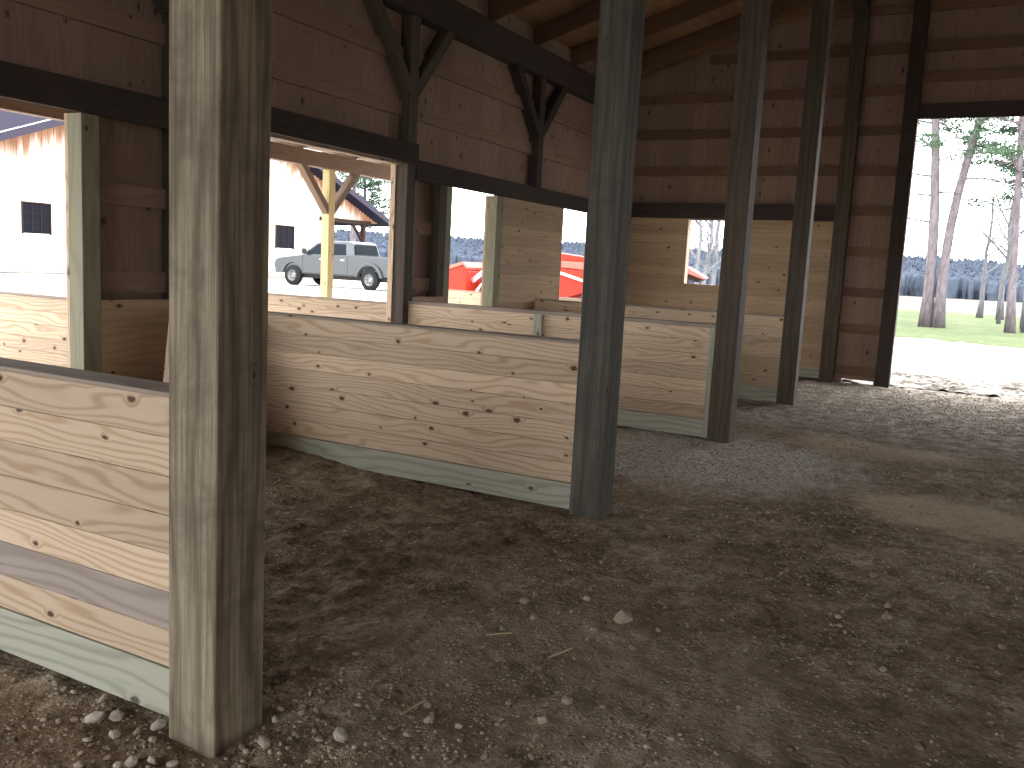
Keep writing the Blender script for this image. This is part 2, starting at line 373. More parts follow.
# stones
M['stone'] = None
def stone_mat():
    t = NT('limestone_chunks', .9, .2)
    at = t.n('ShaderNodeAttribute', attribute_name='tone'); cs = t.n('ShaderNodeSeparateColor'); t.l(at.outputs['Color'], cs.inputs[0])
    co = t.n('ShaderNodeTexCoord').outputs['Object']
    c = t.ramp(cs.outputs[0], [(0, (.22, .16, .11)), (.4, (.34, .27, .20)), (.8, (.46, .40, .33)), (1, (.60, .55, .48))])
    c = t.mix(t.math('MULTIPLY', t.noise(co, 60, 4), .6), c, (.26, .19, .13)); t.color(c); return t.m
M['stone'] = stone_mat()
ST = [(-0.41,1.81,.028,'L'),(-0.34,1.75,.023,'L'),(-0.27,1.86,.028,'L'),(-0.21,1.79,.018,'L'),(-0.29,1.8,.017,'L'),(-0.45,1.76,.033,'L'),(-0.36,1.67,.014,'L'),(-0.33,1.69,.013,'L'),(-0.07,1.74,.019,'L'),(-0.18,1.64,.024,'L'),(-0.24,1.65,.016,'L'),(-0.16,1.67,.022,'L'),(-0.51,1.84,.018,'L'),(-0.63,1.82,.015,'L'),(-0.73,1.83,.018,'L'),(-0.68,1.82,.014,'L'),(-0.32,1.62,.012,'L'),(-0.12,1.71,.017,'L'),(-0.26,1.57,.015,'L'),(-0.77,1.84,.014,'L'),(-0.48,1.82,.009,'L'),(-0.29,1.69,.009,'L'),
(0.11,1.94,.023,'R'),(0.07,1.9,.016,'R'),(0.1,1.86,.011,'R'),(0.03,2.02,.012,'R'),(0.03,2.07,.019,'R'),(0.28,2.09,.028,'R'),(-0.06,2.22,.012,'R'),(-0.03,2.26,.01,'R'),(0.05,2.18,.018,'R'),(0.1,2.22,.014,'R'),(0.23,2.05,.017,'R'),(0.36,2.06,.013,'R'),(0.3,2.02,.013,'R'),(-0.2,2.6,.028,'R'),(-0.17,2.53,.017,'R'),(-0.3,2.53,.017,'R'),(0.33,1.99,.011,'R'),(0.29,1.94,.012,'R'),(0.21,2.27,.014,'R'),(0.06,1.79,.014,'R'),(0.12,1.83,.012,'R'),(0.04,1.85,.011,'R'),(0.15,1.92,.009,'R'),(0.08,2.03,.007,'R'),(0.04,2.28,.01,'R'),(0.04,2.39,.01,'R'),(0.02,1.76,.012,'R'),(0.09,1.77,.01,'R'),
(0.23,3.45,.032,'F'),(0.34,3.34,.027,'F'),(0.45,3.65,.02,'F'),(0.28,3.16,.022,'F'),(0.68,3.51,.046,'F'),(-0.2,3.34,.024,'F'),(0.56,2.35,.017,'F'),(0.79,2.69,.026,'F'),(0.65,2.47,.015,'F'),(0.78,2.52,.02,'F'),(0.91,2.73,.014,'F'),(0.62,2.58,.012,'F'),(0.62,3.34,.017,'F'),(0.48,3.11,.014,'F'),(0.82,3.26,.018,'F'),(-0.08,4.42,.012,'F'),(0.39,2.42,.018,'F'),(0.46,2.32,.02,'F'),(0.72,2.24,.016,'F'),(0.84,2.32,.014,'F'),(0.37,2.24,.014,'F'),(0.84,3.52,.018,'F'),(1.49,4.1,.017,'F'),(0.32,4.9,.027,'F'),(1.16,5.93,.024,'F'),(1.68,4.25,.025,'F'),(2.14,4.17,.019,'F'),(1.67,4.38,.018,'F'),(1.56,4.83,.022,'F'),(0.79,3.77,.011,'F'),(1.05,3.77,.011,'F'),(0.52,4.99,.02,'F'),(0.17,5.15,.018,'F'),(0.31,4.17,.019,'F'),(1.6,3.63,.012,'F'),(1.4,3.68,.012,'F'),(1.54,3.94,.013,'F'),(1.75,3.71,.013,'F'),(1.97,4.29,.011,'F'),(2.1,4.74,.012,'F'),(1.22,3.51,.01,'F'),(1.83,3.51,.011,'F'),(2.12,3.89,.012,'F'),(1.83,5.15,.013,'F')]
used = [(a, b, r) for a, b, r, c in ST]
tries = 0
extra = {'L': 24, 'R': 34, 'F': 100}
while sum(extra.values()) and tries < 20000:
    tries += 1; k = random.choice([q for q in extra if extra[q]])
    if k == 'L': a, b = random.uniform(-.9, -.05), random.uniform(1.5, 1.84)
    elif k == 'R': a, b = random.uniform(.0, .45), random.uniform(1.75, 2.35)
    else: a, b = random.uniform(-.2, 2.4), 2.1 + 4.2 * random.random() ** 1.3
    r = random.uniform(.007, .014) * (1 if k != 'F' else random.choice((.8, 1, 1.25)))
    if -.23 < a < .03 and 1.8 < b < 2.08: continue
    if a < -.2 and 1.82 < b: continue
    if k == 'F' and noise.noise((a * 1.5, b * 1.5, 4)) < -.05: continue
    if all((a - c) ** 2 + (b - d) ** 2 > (r + e + .004) ** 2 for c, d, e in used):
        used.append((a, b, r)); ST.append((a, b, r, k)); extra[k] -= 1
SL = {'L': ('pale limestone chunk in the dirt below the nearest green kickboard', 'limestone chunks left of the nearest post'),
      'R': ('pale limestone chunk in the dirt right of the nearest tan post foot', 'limestone chunks right of the nearest post'),
      'F': ('loose stone half bedded in the open brown dirt of the aisle', 'loose stones across the open aisle')}
for a, b, r, k in ST:
    m = MB(); z = floor_h(a, b) + r * .22
    m.rock((a, b, z), r, .72)
    tn = .92 if k != 'F' and r > .018 else random.uniform(.35, .9) if k != 'F' else random.uniform(.1, .75)
    m.tone = [(tn, 0, 0)] * len(m.f)
    o = m.build('stone', 'stone', loc=(a, b, floor_h(a, b)), bevel=r * .12)
    tag(o, SL[k][0], 'stone', SL[k][1])
M['chip'] = plain('split_wood_chip', (.55, .42, .27))
for (a, b, lab) in (((.27, 3.03), (.34, 3.12), 'thin pale wood splinter beside a stone in mid aisle dirt'), ((.57, 3.0), (.62, 3.11), 'tan wood splinter lying right of the thin pale one'), ((.35, 2.32), (.37, 2.44), 'pale wood splinter nearest the camera in the grey gravel patch')):
    m = MB(); za = floor_h(*a) + .007; zb = floor_h(*b) + .009; m.beam((*a, za), (*b, zb), .008, .004)
    tag(m.build('wood_splinter', 'chip', loc=(*a, za)), lab, 'wood chip')
# fine gravel nobody could count
m = MB(); cnt = 0
while cnt < 19000:
    y = .9 + 13.2 * random.random() ** 1.5; x = random.uniform(-3.4, 3.2)
    if y > 2 and x < 1.926 - 1.15 * y: continue
    gp = blob(x, y, 0, 7.1, .9, 1.0) * 1.2 + blob(x, y, .2, 2.0, .4, .4) + blob(x, y, -.35, 1.7, .4, .2) * 1.2 + .8 * blob(x, y, .7, 2.6, .5, .5) + .9 * sm(y, 9.5, 11)
    dn = .16 + gp + .5 * max(0, noise.noise((x * 1.5, y * 1.5, 4)))
    if x < -.25 and y > 2: dn *= .35 if y < 6.2 else .8
    if random.random() > dn: continue
    if -3.3 < x < -2.5 and 4.1 < y < 4.9 or any(-.23 < x < .03 and q - .03 < y < q + .24 for q in Y) or (y > 13.9 and -.25 < x < .85): continue
    r = random.uniform(.0025, .0065) * (1 + .10 * y)
    if y < 2.4: r *= 1.1
    m.rock((x, y, floor_h(x, y) + r * .15), r, .6); cnt += 1
o = m.build('gravel', 'stone'); tag(o, 'fine crushed stone scattered over the dirt floor', 'gravel', kind='stuff')

# ------------------------------------------------------------------ aisle posts
W = .2
PL = ['nearest square post, tan weathered timber with dark stains on its right face', 'dark grey-green square post at the right end of the long knotty partition',
      'brown square post third along the aisle, right of the green edged partition', 'brown square post fourth along the aisle, before the boarded end wall',
      'brown square post in the corner of the end wall beside the stalls']
for i, y in enumerate(Y):
    m = MB(); yy = y if i < 4 else EY - .08
    m.box(-.203, 0, yy, yy + .203, -.06, deck(-.2) - .28)
    o = m.build('aisle_post', ['post_tan', 'post_grey', 'post_brown', 'post_brown', 'post_brown'][i], bevel=.006, loc=(-.1, yy + .1, 0))
    tag(o, PL[i], 'post', 'square posts along the aisle')
m = MB(); m.box(.585, .785, EY - .02, EY + .17, -.06, deck(.7) - .05)
tag(m.build('door_post', 'header', bevel=.006, loc=(.68, EY + .08, 0)), 'dark post at the left side of the bright doorway', 'post')
m = MB(); m.box(3.08, 3.28, EY - .02, EY + .17, -.06, deck(3.1) - .05)
tag(m.build('door_post', 'header', bevel=.006, loc=(3.18, EY + .08, 0)), 'dark post at the right side of the bright doorway', 'post')
m = MB()
for sx in (-.203, 3.845): 
    m = MB(); m.box(sx, sx + .2, -8, EY, deck(-.2) - .28, deck(-.2) - .01)
    o = m.build('aisle_beam', 'header', loc=(sx, 3, 5.3)); tag(o, 'long dark beam on top of the %s row of aisle posts' % ('left' if sx < 0 else 'right'), 'beam')

# ------------------------------------------------------------------ stall partitions
def boards(m, x0, x1, y0, y1, z0, z1, n, tones=None, gap=.0016, axis='x'):
    h = (z1 - z0) / n
    for k in range(n):
        tn = tones[k] if tones else None
        if axis == 'x': m.box(x0, x1, y0, y1, z0 + k * h + gap * .5, z0 + (k + 1) * h - gap * .5, tone=tn)
        else: m.box(y0, y1, x0, x1, z0 + k * h + gap * .5, z0 + (k + 1) * h - gap * .5, tone=tn)
def partition(y, x0, x1, label, group='low board partitions between the stalls', stained=None, end=False, batten=None, name='stall_partition', H=1.069, zb=.03, ct=.016):
    r = empty(name, ((x0 + x1) / 2, y, 0), label, 'partition', group)
    m = MB(); boards(m, x0, x1, y, y + .022, .193, H - ct, 7)
    hh = (H - ct - .193) / 7
    fr = m.build('board_panel', 'pine', r, bevel=.0025)
    if stained is not None:
        fr.data.materials.append(M['bluestain'])
        for pi_ in range(stained * 6, stained * 6 + 6): fr.data.polygons[pi_].material_index = 1
    m = MB(); boards(m, x0, x1, y + .108, y + .13, .193, H - ct, 7); m.build('board_panel', 'pine', r)
    m = MB(); m.box(x0, x1, y - .006, y + .136, H - ct, H, tone=.5); m.build('top_rail', 'pine_cap', r, bevel=.003)
    m = MB(); m.box(x0, x1, y - .004, y + .030, zb, .19, tone=.5)
    m.build('kickboard', 'green', r, bevel=.003)
    m = MB(); m.box(x0, x1, y + .1, y + .134, zb, .19, tone=.5); m.build('kickboard', 'green', r, bevel=.003)
    m = MB()
    n = max(2, int((x1 - x0) / .6))
    for k in range(n + 1):
        xx = x0 + .02 + (x1 - x0 - .04) * k / n; m.box(xx - .018, xx + .018, y + .031, y + .099, zb + .01, H - ct)
    m.build('stud', 'pine', r)
    if end:
        m = MB(); m.box(x1 - .045, x1, y - .012, y - .004, zb, H - ct); m.build('end_trim', 'green', r)
    if batten:
        m = MB(); m.box(batten - .045, batten + .045, y - .045, y - .004, .2, H - ct); m.build('batten', 'green', r)
    return r
partition(Y[0] + .015, WL, -.203, 'low knotty pine partition nearest the camera with one blue stained board', stained=1)
partition(Y[1] + .015, WL, -.203, 'long knotty pine partition left of the dark grey-green post')
partition(Y[2] + .015, WL, -.203, 'pine partition left of the third post with a green end strip and batten', end=True, batten=-1.98, ct=.034)
partition(Y[3] + .015, WL, -.203, 'farthest low pine partition, joined to the fourth post before the end wall')

# ------------------------------------------------------------------ stall wall (left)
WX = WL - .14          # outer girt face / siding inside face
WO = WX - .03
def siding_y(m, y0, y1, z0, z1, x0=None, w=.235):
    """vertical boards of a wall running along y"""
    n = max(1, round((y1 - y0) / w)); h = (y1 - y0) / n
    for k in range(n): m.box(WO, WX, y0 + k * h, y0 + (k + 1) * h, z0, z1)
wall = empty('wall_left', (WL, 6, 0), kind='structure')
m = MB()
siding_y(m, -2.2, 14.24, 2.52, DA - .045)
for a, b in ((4.165, 5.3), (7.83, 8.66), (9.98, 11.75), (12.95, 14.24), (.8, 1.9), (-8, -2.2)):
    siding_y(m, a, b, .04, 2.52)
siding_y(m, -8, -2.2, 2.52, DA - .05)
m.build('siding', 'siding', wall)
m = MB()
for z0, z1 in ((2.99, 3.14), (3.53, 3.68), (4.06, 4.2)): m.box(WX, WX + .042, -8, 14.1, z0, z1)
for a, b in ((4.16, 5.2), (7.95, 8.5), (10.03, 11.7)):
    for z0, z1 in ((1.16, 1.31), (1.79, 1.94)): m.box(WX, WX + .042, a, b, z0, z1)
m.build('girt', 'girt', wall)
# low lining and the lined pier between the two small openings
m = MB(); 
for a, b in ((4.16, Y[1]), (7.99, 8.72)):
    boards(m, a, b, WL - .022, WL, .19, 1.03, 7, axis='y')
    m.box(WL - .03, WL + .004, a, b, 1.03, 1.11)
o = m.build('low_lining', 'pine_lining', wall)
m = MB(); boards(m, 9.93, 11.75, WL - .022, WL, .03, 2.37, 19, axis='y')
m.build('pier_lining', 'pine_lining', wall, bevel=.002)

def wpost(y0, y1, z1, mat, label, name='wall_post', x1=WL, x0=None, braces=False, bl=.75):
    x0 = x0 if x0 is not None else WL - .14
    m = MB(); m.box(x0, x1, y0, y1, -.06, z1)
    c = ((x0 + x1) / 2, (y0 + y1) / 2, 0)
    if not braces:
        o = m.build(name, mat, bevel=.004, loc=c); return tag(o, label, 'post')
    r = empty(name, c, label, 'post')
    m.build('post_shaft', mat, r, bevel=.004)
    yc = c[1]
    for sg in (-1, 1):
        b = MB(); b.beam((x0 + .07, yc + sg * .05, z1 - bl), (x0 + .07, yc + sg * (bl - .05), z1 + .02), .12, .14, up=(1, 0, 0))
        b.build('knee_brace', mat, r, bevel=.004)
    return r
wpost(4.02, 4.16, 2.37, 'greenpost', 'pale green treated door post beside the leftmost opening')
wpost(8.62, 8.735, 2.35, 'greenpost', 'narrow green door post left of the white opening with red machinery')
wpost(8.47, 8.62, 2.35, 'post_brown', 'dark post against the narrow green door post')
wpost(9.78, 9.93, 2.35, 'greenpost', 'green treated door post left of the tall boarded pier')
wpost(11.61, 11.745, 2.37, 'greenpost', 'green door post at the right edge of the tall boarded pier', x1=WL - .024)
wpost(12.95, 13.1, 2.37, 'greenpost', 'green door post right of the second small opening')
wpost(5.16, 5.3, 2.5, 'greenpost', 'green door post left of the wide opening', x1=WL - .01)
# structural posts with braces up to the plate
for k, (ya, yb) in enumerate(((1.78, 1.93), (4.80, 4.95), (7.83, 7.98), (10.83, 10.97), (13.9, 14.04))):
    lab = ['dark wall post with knee braces nearest the camera', 'dark wall post with knee braces behind the nearest tan post',
           'dark wall post with knee braces at the right of the wide opening', 'dark wall post with knee braces above the tall boarded pier', 'dark wall post with knee braces in the far corner'][k]
    z0 = 0
    if k == 3:
        r = empty('wall_post', (WL - .07, yb - .07, 0), lab, 'post')
        m = MB(); m.box(WL - .14, WL + .0, ya, yb, 2.565, 4.0); m.build('post_shaft', 'header', r, bevel=.004)
        for sg in (-1, 1):
            b = MB(); b.beam((WL - .07, (ya + yb) / 2 + sg * .05, 3.28), (WL - .07, (ya + yb) / 2 + sg * .72, 4.02), .12, .14, up=(1, 0, 0)); b.build('knee_brace', 'header', r, bevel=.004)
    else: wpost(ya, yb, 4.0, 'post_brown' if k == 2 else 'header', lab, braces=True, x1=WL + .0)
# headers
def header(y0, y1, z0, z1, x0, x1, label):
    m = MB(); m.box(x0, x1, y0, y1, z0, z1)
    tag(m.build('header_beam', 'header', bevel=.003, loc=((x0 + x1) / 2, (y0 + y1) / 2, z0)), label, 'beam', 'dark header beams over the stall openings')
header(-8, 4.80, 2.372, 2.585, WL - .03, WL + .012, 'dark header beam over the leftmost opening, left of the nearest post')
header(4.95, 7.97, 2.505, 2.715, WL + .001, WL + .042, 'dark header beam over the wide opening showing the truck')
header(7.985, 14.0, 2.352, 2.56, WL - .03, WL + .012, 'dark header beam over the two narrow openings and the tall pier')
m = MB(); m.box(WO, WX + .06, 5.3, 7.83, 2.49, 2.52); tag(m.build('trim_1', 'pine'), kind='structure')
m = MB(); m.box(WL - .16, WL + .03, -8, EY, 4.0, 4.34)
tag(m.build('plate_beam', 'header', bevel=.005, loc=(WL, 3, 4.0)), 'heavy dark plate beam under the rafters along the stall wall', 'beam')

# ------------------------------------------------------------------ end wall
ew = empty('wall_back', (0, EY, 0), kind='structure')
m = MB()
def siding_x(m, x0, x1, zf0, zf1, w=.235, yy=(EY + .14, EY + .17)):
    n = max(1, round((x1 - x0) / w)); h = (x1 - x0) / n
    for k in range(n):
        a, b = x0 + k * h, x0 + (k + 1) * h
        m.box(a, b, yy[0], yy[1], zf0, zf1(a) if callable(zf1) else zf1)
        if callable(zf1):
            for i in (-4, -3, -2, -1): p = m.v[i]; m.v[i] = (p[0], p[1], zf1(p[0]))
top = lambda x: deck(x) - .002
siding_x(m, WL - .15, -2.44, 1.36, 2.38); siding_x(m, -1.5, .76, 1.36, 2.38)
siding_x(m, WL - .15, .1, -.04, 1.36); siding_x(m, .1, .55, .055, 1.36); siding_x(m, .55, .76, -.04, 1.36)
siding_x(m, WL - .15, .76, 2.38, top); siding_x(m, .76, 3.1, 3.9, top); siding_x(m, 3.1, RWX + .15, .05, top)
m.build('siding', 'siding', ew)
m = MB()
for z in (3.08, 3.66, 4.22): 
    m.box(WL, .6, EY + .098, EY + .14, z, z + .14)
    if z > 4: m.box(.78, 3.1, EY + .098, EY + .14, z + .16, z + .3)
    m.box(3.28, RWX, EY + .098, EY + .14, z, z + .14)
for z in (4.8, 5.35): m.box(WL + (z - DA + .2) / DB + .1, 2 * RX - WL - (z - DA + .2) / DB - .1, EY + .098, EY + .14, z, z + .14)
for z in (.12, .75, 1.30, 1.9, 2.5):
    m.box(.0, .6, EY + .098, EY + .14, z, z + .14); m.box(3.28, RWX, EY + .098, EY + .14, z, z + .14)
m.build('girt', 'girt_shaded', ew)
m = MB(); h = (2.40 - .19) / 17
for k in range(17):
    z0 = .19 + k * h; z1 = z0 + h - .003
    if z1 < 1.36 + .02 or z0 > 2.39: m.box(WL + .02, -.203, EY, EY + .022, z0, z1)
    else:
        m.box(WL + .02, -2.44, EY, EY + .022, z0, z1); m.box(-1.5, -.203, EY, EY + .022, z0, z1)
m.build('board_lining', 'pine_lining', ew, bevel=.002)
m = MB(); m.box(WL + .02, -.203, EY - .005, EY + .03, .03, .188); m.build('kickboard', 'green', ew)
win = empty('window_1', (-1.97, EY, 1.36), kind='structure')
m = MB(); m.box(-2.465, -2.44, EY + .023, EY + .14, 1.34, 2.39); m.box(-1.5, -1.475, EY + .023, EY + .14, 1.34, 2.39); m.box(-2.44, -1.5, EY + .023, EY + .14, 1.335, 1.36)
m.build('window_frame', 'pine', win)
m = MB(); m.box(WL + .02, -.203, EY - .045, EY - .002, 2.40, 2.635)
tag(m.build('header_beam', 'header', bevel=.003, loc=(-1.9, EY, 2.4)), 'dark header beam across the boarded end wall above the small window', 'beam', 'dark header beams over the stall openings')
m = MB(); m.box(.785, 3.08, EY + .02, EY + .06, 3.86, 4.07)
tag(m.build('header_beam', 'header', bevel=.003, loc=(1.9, EY, 3.9)), 'dark header beam across the top of the bright doorway', 'beam')

# ------------------------------------------------------------------ right wall, front wall, roof
wr = empty('wall_right', (RWX, 5, 0), kind='structure')
m = MB()
def sid_r(y0, y1, z0, z1):
    n = max(1, round((y1 - y0) / .235)); h = (y1 - y0) / n
    for k in range(n): m.box(RWX + .14, RWX + .17, y0 + k * h, y0 + (k + 1) * h, z0, z1)
sid_r(-8, EY + .17, 2.4, DA - .05)
ops = [(5.6, 7.2)]  # unseen opening, picked for the light it lets in
prev = -8
for a, b in ops + [(EY + .17, 0)]: sid_r(prev, a, .03, 2.4); prev = b
m.build('siding', 'siding', wr)
wf = empty('wall_front', (1.9, -8, 0), kind='structure')
m = MB(); siding_x(m, WL - .15, -2.2, .03, top, yy=(-8.03, -8)); siding_x(m, 3.2, RWX + .17, .03, top, yy=(-8.03, -8)); siding_x(m, -2.2, 3.2, 4.2, top, yy=(-8.03, -8))  # unseen doorway opening, sized to brighten the partitions
m.build('siding', 'siding', wf)
ce = empty('ceiling', (RX, 3, 6), kind='structure')
for sg in (0, 1):
    m = MB(); x0 = WL - 1.0; n = 26; L = RX - x0; w = L / n
    for k in range(n):
        a, b = x0 + k * w + .002, x0 + (k + 1) * w - .002
        za, zb = deck(a), deck(b)
        if sg: P = [(2 * RX - b, zb), (2 * RX - a, za), (2 * RX - a, za + .02), (2 * RX - b, zb + .02)]
        else: P = [(a, za), (b, zb), (b, zb + .02), (a, za + .02)]
        bb = len(m.v); off = random.uniform(0, 60)
        for yv in (-8.4, EY + .5): m.v += [(p[0], yv, p[1]) for p in P]
        tn = random.random()
        for f in ((0, 1, 2, 3), (7, 6, 5, 4), (0, 4, 5, 1), (1, 5, 6, 2), (2, 6, 7, 3), (3, 7, 4, 0)):
            m.f.append(tuple(bb + i for i in f)); m.uv.append([(m.v[bb + i][1] + off, m.v[bb + i][0] + off) for i in f]); m.tone.append((tn, 0, 0))
    m.build('roof_deck', 'deck', ce)
M['tin'] = plain('roof_metal', (.16, .14, .16), .5, .6)
for sg in (0, 1):
    m = MB(); xs = (WL - 1.02, RX) if not sg else (2 * RX - WL + 1.02, RX)
    m.poly([(xs[0], -8.45, deck(xs[0]) + .03), (xs[1], -8.45, deck(RX) + .03), (xs[1], EY + .55, deck(RX) + .03), (xs[0], EY + .55, deck(xs[0]) + .03)])
    m.build('roof_metal', 'tin', ce)
ry = [-6 + 1.2 * k for k in range(17)]
for k, y in enumerate(ry):
    for sg in (0, 1):
        if sg: a, b = (2 * RX - WL + .25, y, 0), (RX + .04, y, 0)
        else: a, b = (WL - .25, y, 0), (RX - .04, y, 0)
        za = deck(a[0] if not sg else WL - .25) ; zb = deck(b[0])
        A = Vector((a[0], y, za - .125)); B = Vector((b[0], y, zb - .125))
        m = MB(); m.beam(A, B, .045, .235)
        o = m.build('rafter', 'rafter', loc=tuple(A))
        if sg: tag(o, 'rafter on the far right slope of the roof', 'rafter', 'rafters of the right roof slope')
        else: tag(o, 'brown rafter sloping up from the stall wall plate under the roof boards', 'rafter', 'rafters above the stalls')

# ------------------------------------------------------------------ porch along the stall wall
PX = -7.27
m = MB(); m.box(PX - .07, PX + .07, -2.2, 14.2, 2.83, 3.06)
tag(m.build('porch_beam', 'porch', loc=(PX, 6, 2.83)), 'pale pine porch beam above the truck outside the wide opening', 'beam')
for k, yc in enumerate((-1.2, 1.84, 4.88, 11.03, 14.08)):
    lab = ['porch post farthest left outside', 'porch post left of the leftmost opening', 'porch post hidden left outside', 'yellow pine porch post with two knee braces in front of the truck', 'porch post at the end of the outdoor run'][k]
    r = empty('porch_post', (PX, yc, 0), lab, 'post')
    m = MB(); m.box(PX - .07, PX + .07, yc - .07, yc + .07, -.05, 2.83); m.build('post_shaft', 'post_porch', r, bevel=.004)
    for sg in (-1, 1):
        if k == 4 and sg == 1: continue
        b = MB(); b.beam((PX, yc + sg * .04, 2.18), (PX, yc + sg * .66, 2.86), .1, .12, up=(1, 0, 0)); b.build('knee_brace', 'porch', r, bevel=.003)
pr = empty('porch_roof', ((PX + WO) / 2, 6, 3.3), 'pine boarded porch roof outside the stall wall', 'roof')
def pz(x): return 3.22 + .16 * (x - PX)
m = MB(); n = 16; xs0 = PX - .5; w = (WO - xs0) / n
for k in range(n):
    a, b = xs0 + k * w + .002, xs0 + (k + 1) * w - .002; m.beam(((a + b) / 2, -2.2, pz((a + b) / 2) + .01), ((a + b) / 2, 14.2, pz((a + b) / 2) + .01), b - a, .022)
m.build('roof_boards', 'porch', pr)
m = MB(); m.poly([(xs0, -2.25, pz(xs0) + .05), (WO, -2.25, pz(WO) + .05), (WO, 14.25, pz(WO) + .05), (xs0, 14.25, pz(xs0) + .05)]); m.build('roof_metal', 'tin', pr)
for k in range(14):
    y = -2.1 + k * 1.25
    if y > 14.1: break
    m = MB(); m.beam((xs0, y, pz(xs0) - .075), (WO, y, pz(WO) - .075), .04, .145); m.build('porch_rafter', 'porch', pr)
partition(Y[1] + .03, PX + .08, WO, 'sunlit white looking board fence outside the leftmost opening', 'board fences of the outdoor runs', name='run_fence', H=1.03)
partition(Y[2] + .03, PX + .08, WO, 'bright low board fence outside the wide opening below the truck', 'board fences of the outdoor runs', name='run_fence', H=1.03)
partition(13.98, PX + .08, WO, 'bright low board fence below the red machinery outside the narrow openings', 'board fences of the outdoor runs', name='run_fence', H=1.0)
# exterior trim edges beside openings
for y0, y1, z1 in ((3.985, 4.02, 2.37), (9.745, 9.78, 2.35)):
    m = MB(); m.box(WO - .004, WX - .001, y1, y1 + .14, .05, z1); 
    tag(m.build('trim_2', 'pine'), kind='structure')
m = MB(); m.box(WO - .035, WX - .001, 7.815, 7.83, .05, 2.5); tag(m.build('trim_3', 'pine'), kind='structure')
# board leaning in the first stall
m = MB(); m.beam((-3.22, 4.3, .0), (-3.36, 4.42, 1.02), .03, .01)
m = MB()
mt = Matrix.Translation((-2.9, 4.30, .0)) @ Matrix.Rotation(radians(-9), 4, 'Y') @ Matrix.Rotation(radians(-14), 4, 'X')
m.quadbox((-.27, .27, -.01, .01, 0, 1.06), mat=mt)
tag(m.build('leaning_board', 'pine', loc=(-2.9, 4.35, 0)), 'wide loose board leaning in the stall just left of the nearest post', 'board')

# ------------------------------------------------------------------ the white-boarded barn across the yard
M['bsiding'] = wood('far_barn_siding', (.62, .50, .40), (.52, .39, .29), kd=.2, contrast=.4, tone=.25, sx=.5, sy=3)
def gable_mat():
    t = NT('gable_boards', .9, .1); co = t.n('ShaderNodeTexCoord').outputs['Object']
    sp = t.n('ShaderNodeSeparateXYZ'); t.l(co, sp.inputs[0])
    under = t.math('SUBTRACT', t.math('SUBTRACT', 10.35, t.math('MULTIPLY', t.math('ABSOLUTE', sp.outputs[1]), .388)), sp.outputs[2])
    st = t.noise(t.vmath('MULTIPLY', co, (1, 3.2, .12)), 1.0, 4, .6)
    soffit_shade = t.math('SUBTRACT', 1, t.step(t.math('ADD', under, t.math('MULTIPLY', t.math('SUBTRACT', .5, st), 3.2)), .35, 1.5))
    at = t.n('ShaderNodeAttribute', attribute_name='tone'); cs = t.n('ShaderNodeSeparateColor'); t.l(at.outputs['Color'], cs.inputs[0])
    c = t.mix(soffit_shade, (.56, .49, .43), (.25, .13, .08))  # soffit shade put into the colour: boards browner close below the rake
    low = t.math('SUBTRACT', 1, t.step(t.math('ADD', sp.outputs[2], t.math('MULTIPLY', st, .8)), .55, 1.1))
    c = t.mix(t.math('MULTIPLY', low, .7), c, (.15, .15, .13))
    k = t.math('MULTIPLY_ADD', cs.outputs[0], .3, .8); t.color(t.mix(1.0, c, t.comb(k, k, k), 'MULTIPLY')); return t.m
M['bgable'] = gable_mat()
M['soffit'] = plain('purple_grey_soffit', (.030, .026, .040), .8, 0, .1)
M['sheet'] = plain('purple_roof_sheet', (.013, .012, .022), .9, 0, .02)
M['bluewin'] = plain('dark_window_glass', (.006, .007, .011), .5, 0, .03)
M['trimw'] = plain('pale_trim', (.6, .58, .56), .6)
M['ftimber'] = plain('brown_timber', (.022, .013, .010), .9, 0, .1)
BX = -37.0; PKY, PKZ = 35.8, 10.35; SLP = .388
def rake(y): return PKZ - SLP * abs(y - PKY)
bb = empty('far_barn', (BX - 5, PKY, 0), 'pale board sided barn with a wide gable across the yard', 'building')
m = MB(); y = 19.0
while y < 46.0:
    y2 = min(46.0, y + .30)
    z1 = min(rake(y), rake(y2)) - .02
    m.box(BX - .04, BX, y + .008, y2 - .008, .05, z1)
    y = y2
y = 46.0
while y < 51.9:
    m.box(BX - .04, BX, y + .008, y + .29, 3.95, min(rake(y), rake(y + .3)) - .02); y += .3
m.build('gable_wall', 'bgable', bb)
m = MB(); m.box(BX - 12, BX - .05, 45.9, 46.0, .05, 5.8); m.box(BX - 12, BX - .05, 19.0, 19.1, .05, 3.8); m.build('side_wall', 'bsiding', bb)
for sg in (-1, 1):
    ye = PKY + sg * 16.9
    m = MB(); x0, x1 = BX - 12.5, BX + 1.0
    for (zo, mt_, nm) in ((0.0, 'soffit', 'roof_slab'),):
        P = [(ye, rake(ye)), (PKY, PKZ), (PKY, PKZ + .28), (ye, rake(ye) + .28)]
        m.prism(P, x0, x1, axis='x')
    m.build('roof_slab', 'sheet', bb)
    m = MB(); a = Vector((x1 + .02, ye, rake(ye) + .1)); b = Vector((x1 + .02, PKY, PKZ + .1)); m.beam(a, b, .05, .34, up=(0, 0, 1)); m.build('fascia', 'soffit', bb)
    m = MB(); a = Vector((x1 + .03, ye, rake(ye) + .30)); b = Vector((x1 + .03, PKY, PKZ + .30)); m.beam(a, b, .06, .035); m.build('soffit_strip', 'trimw', bb) if sg < 0 else None
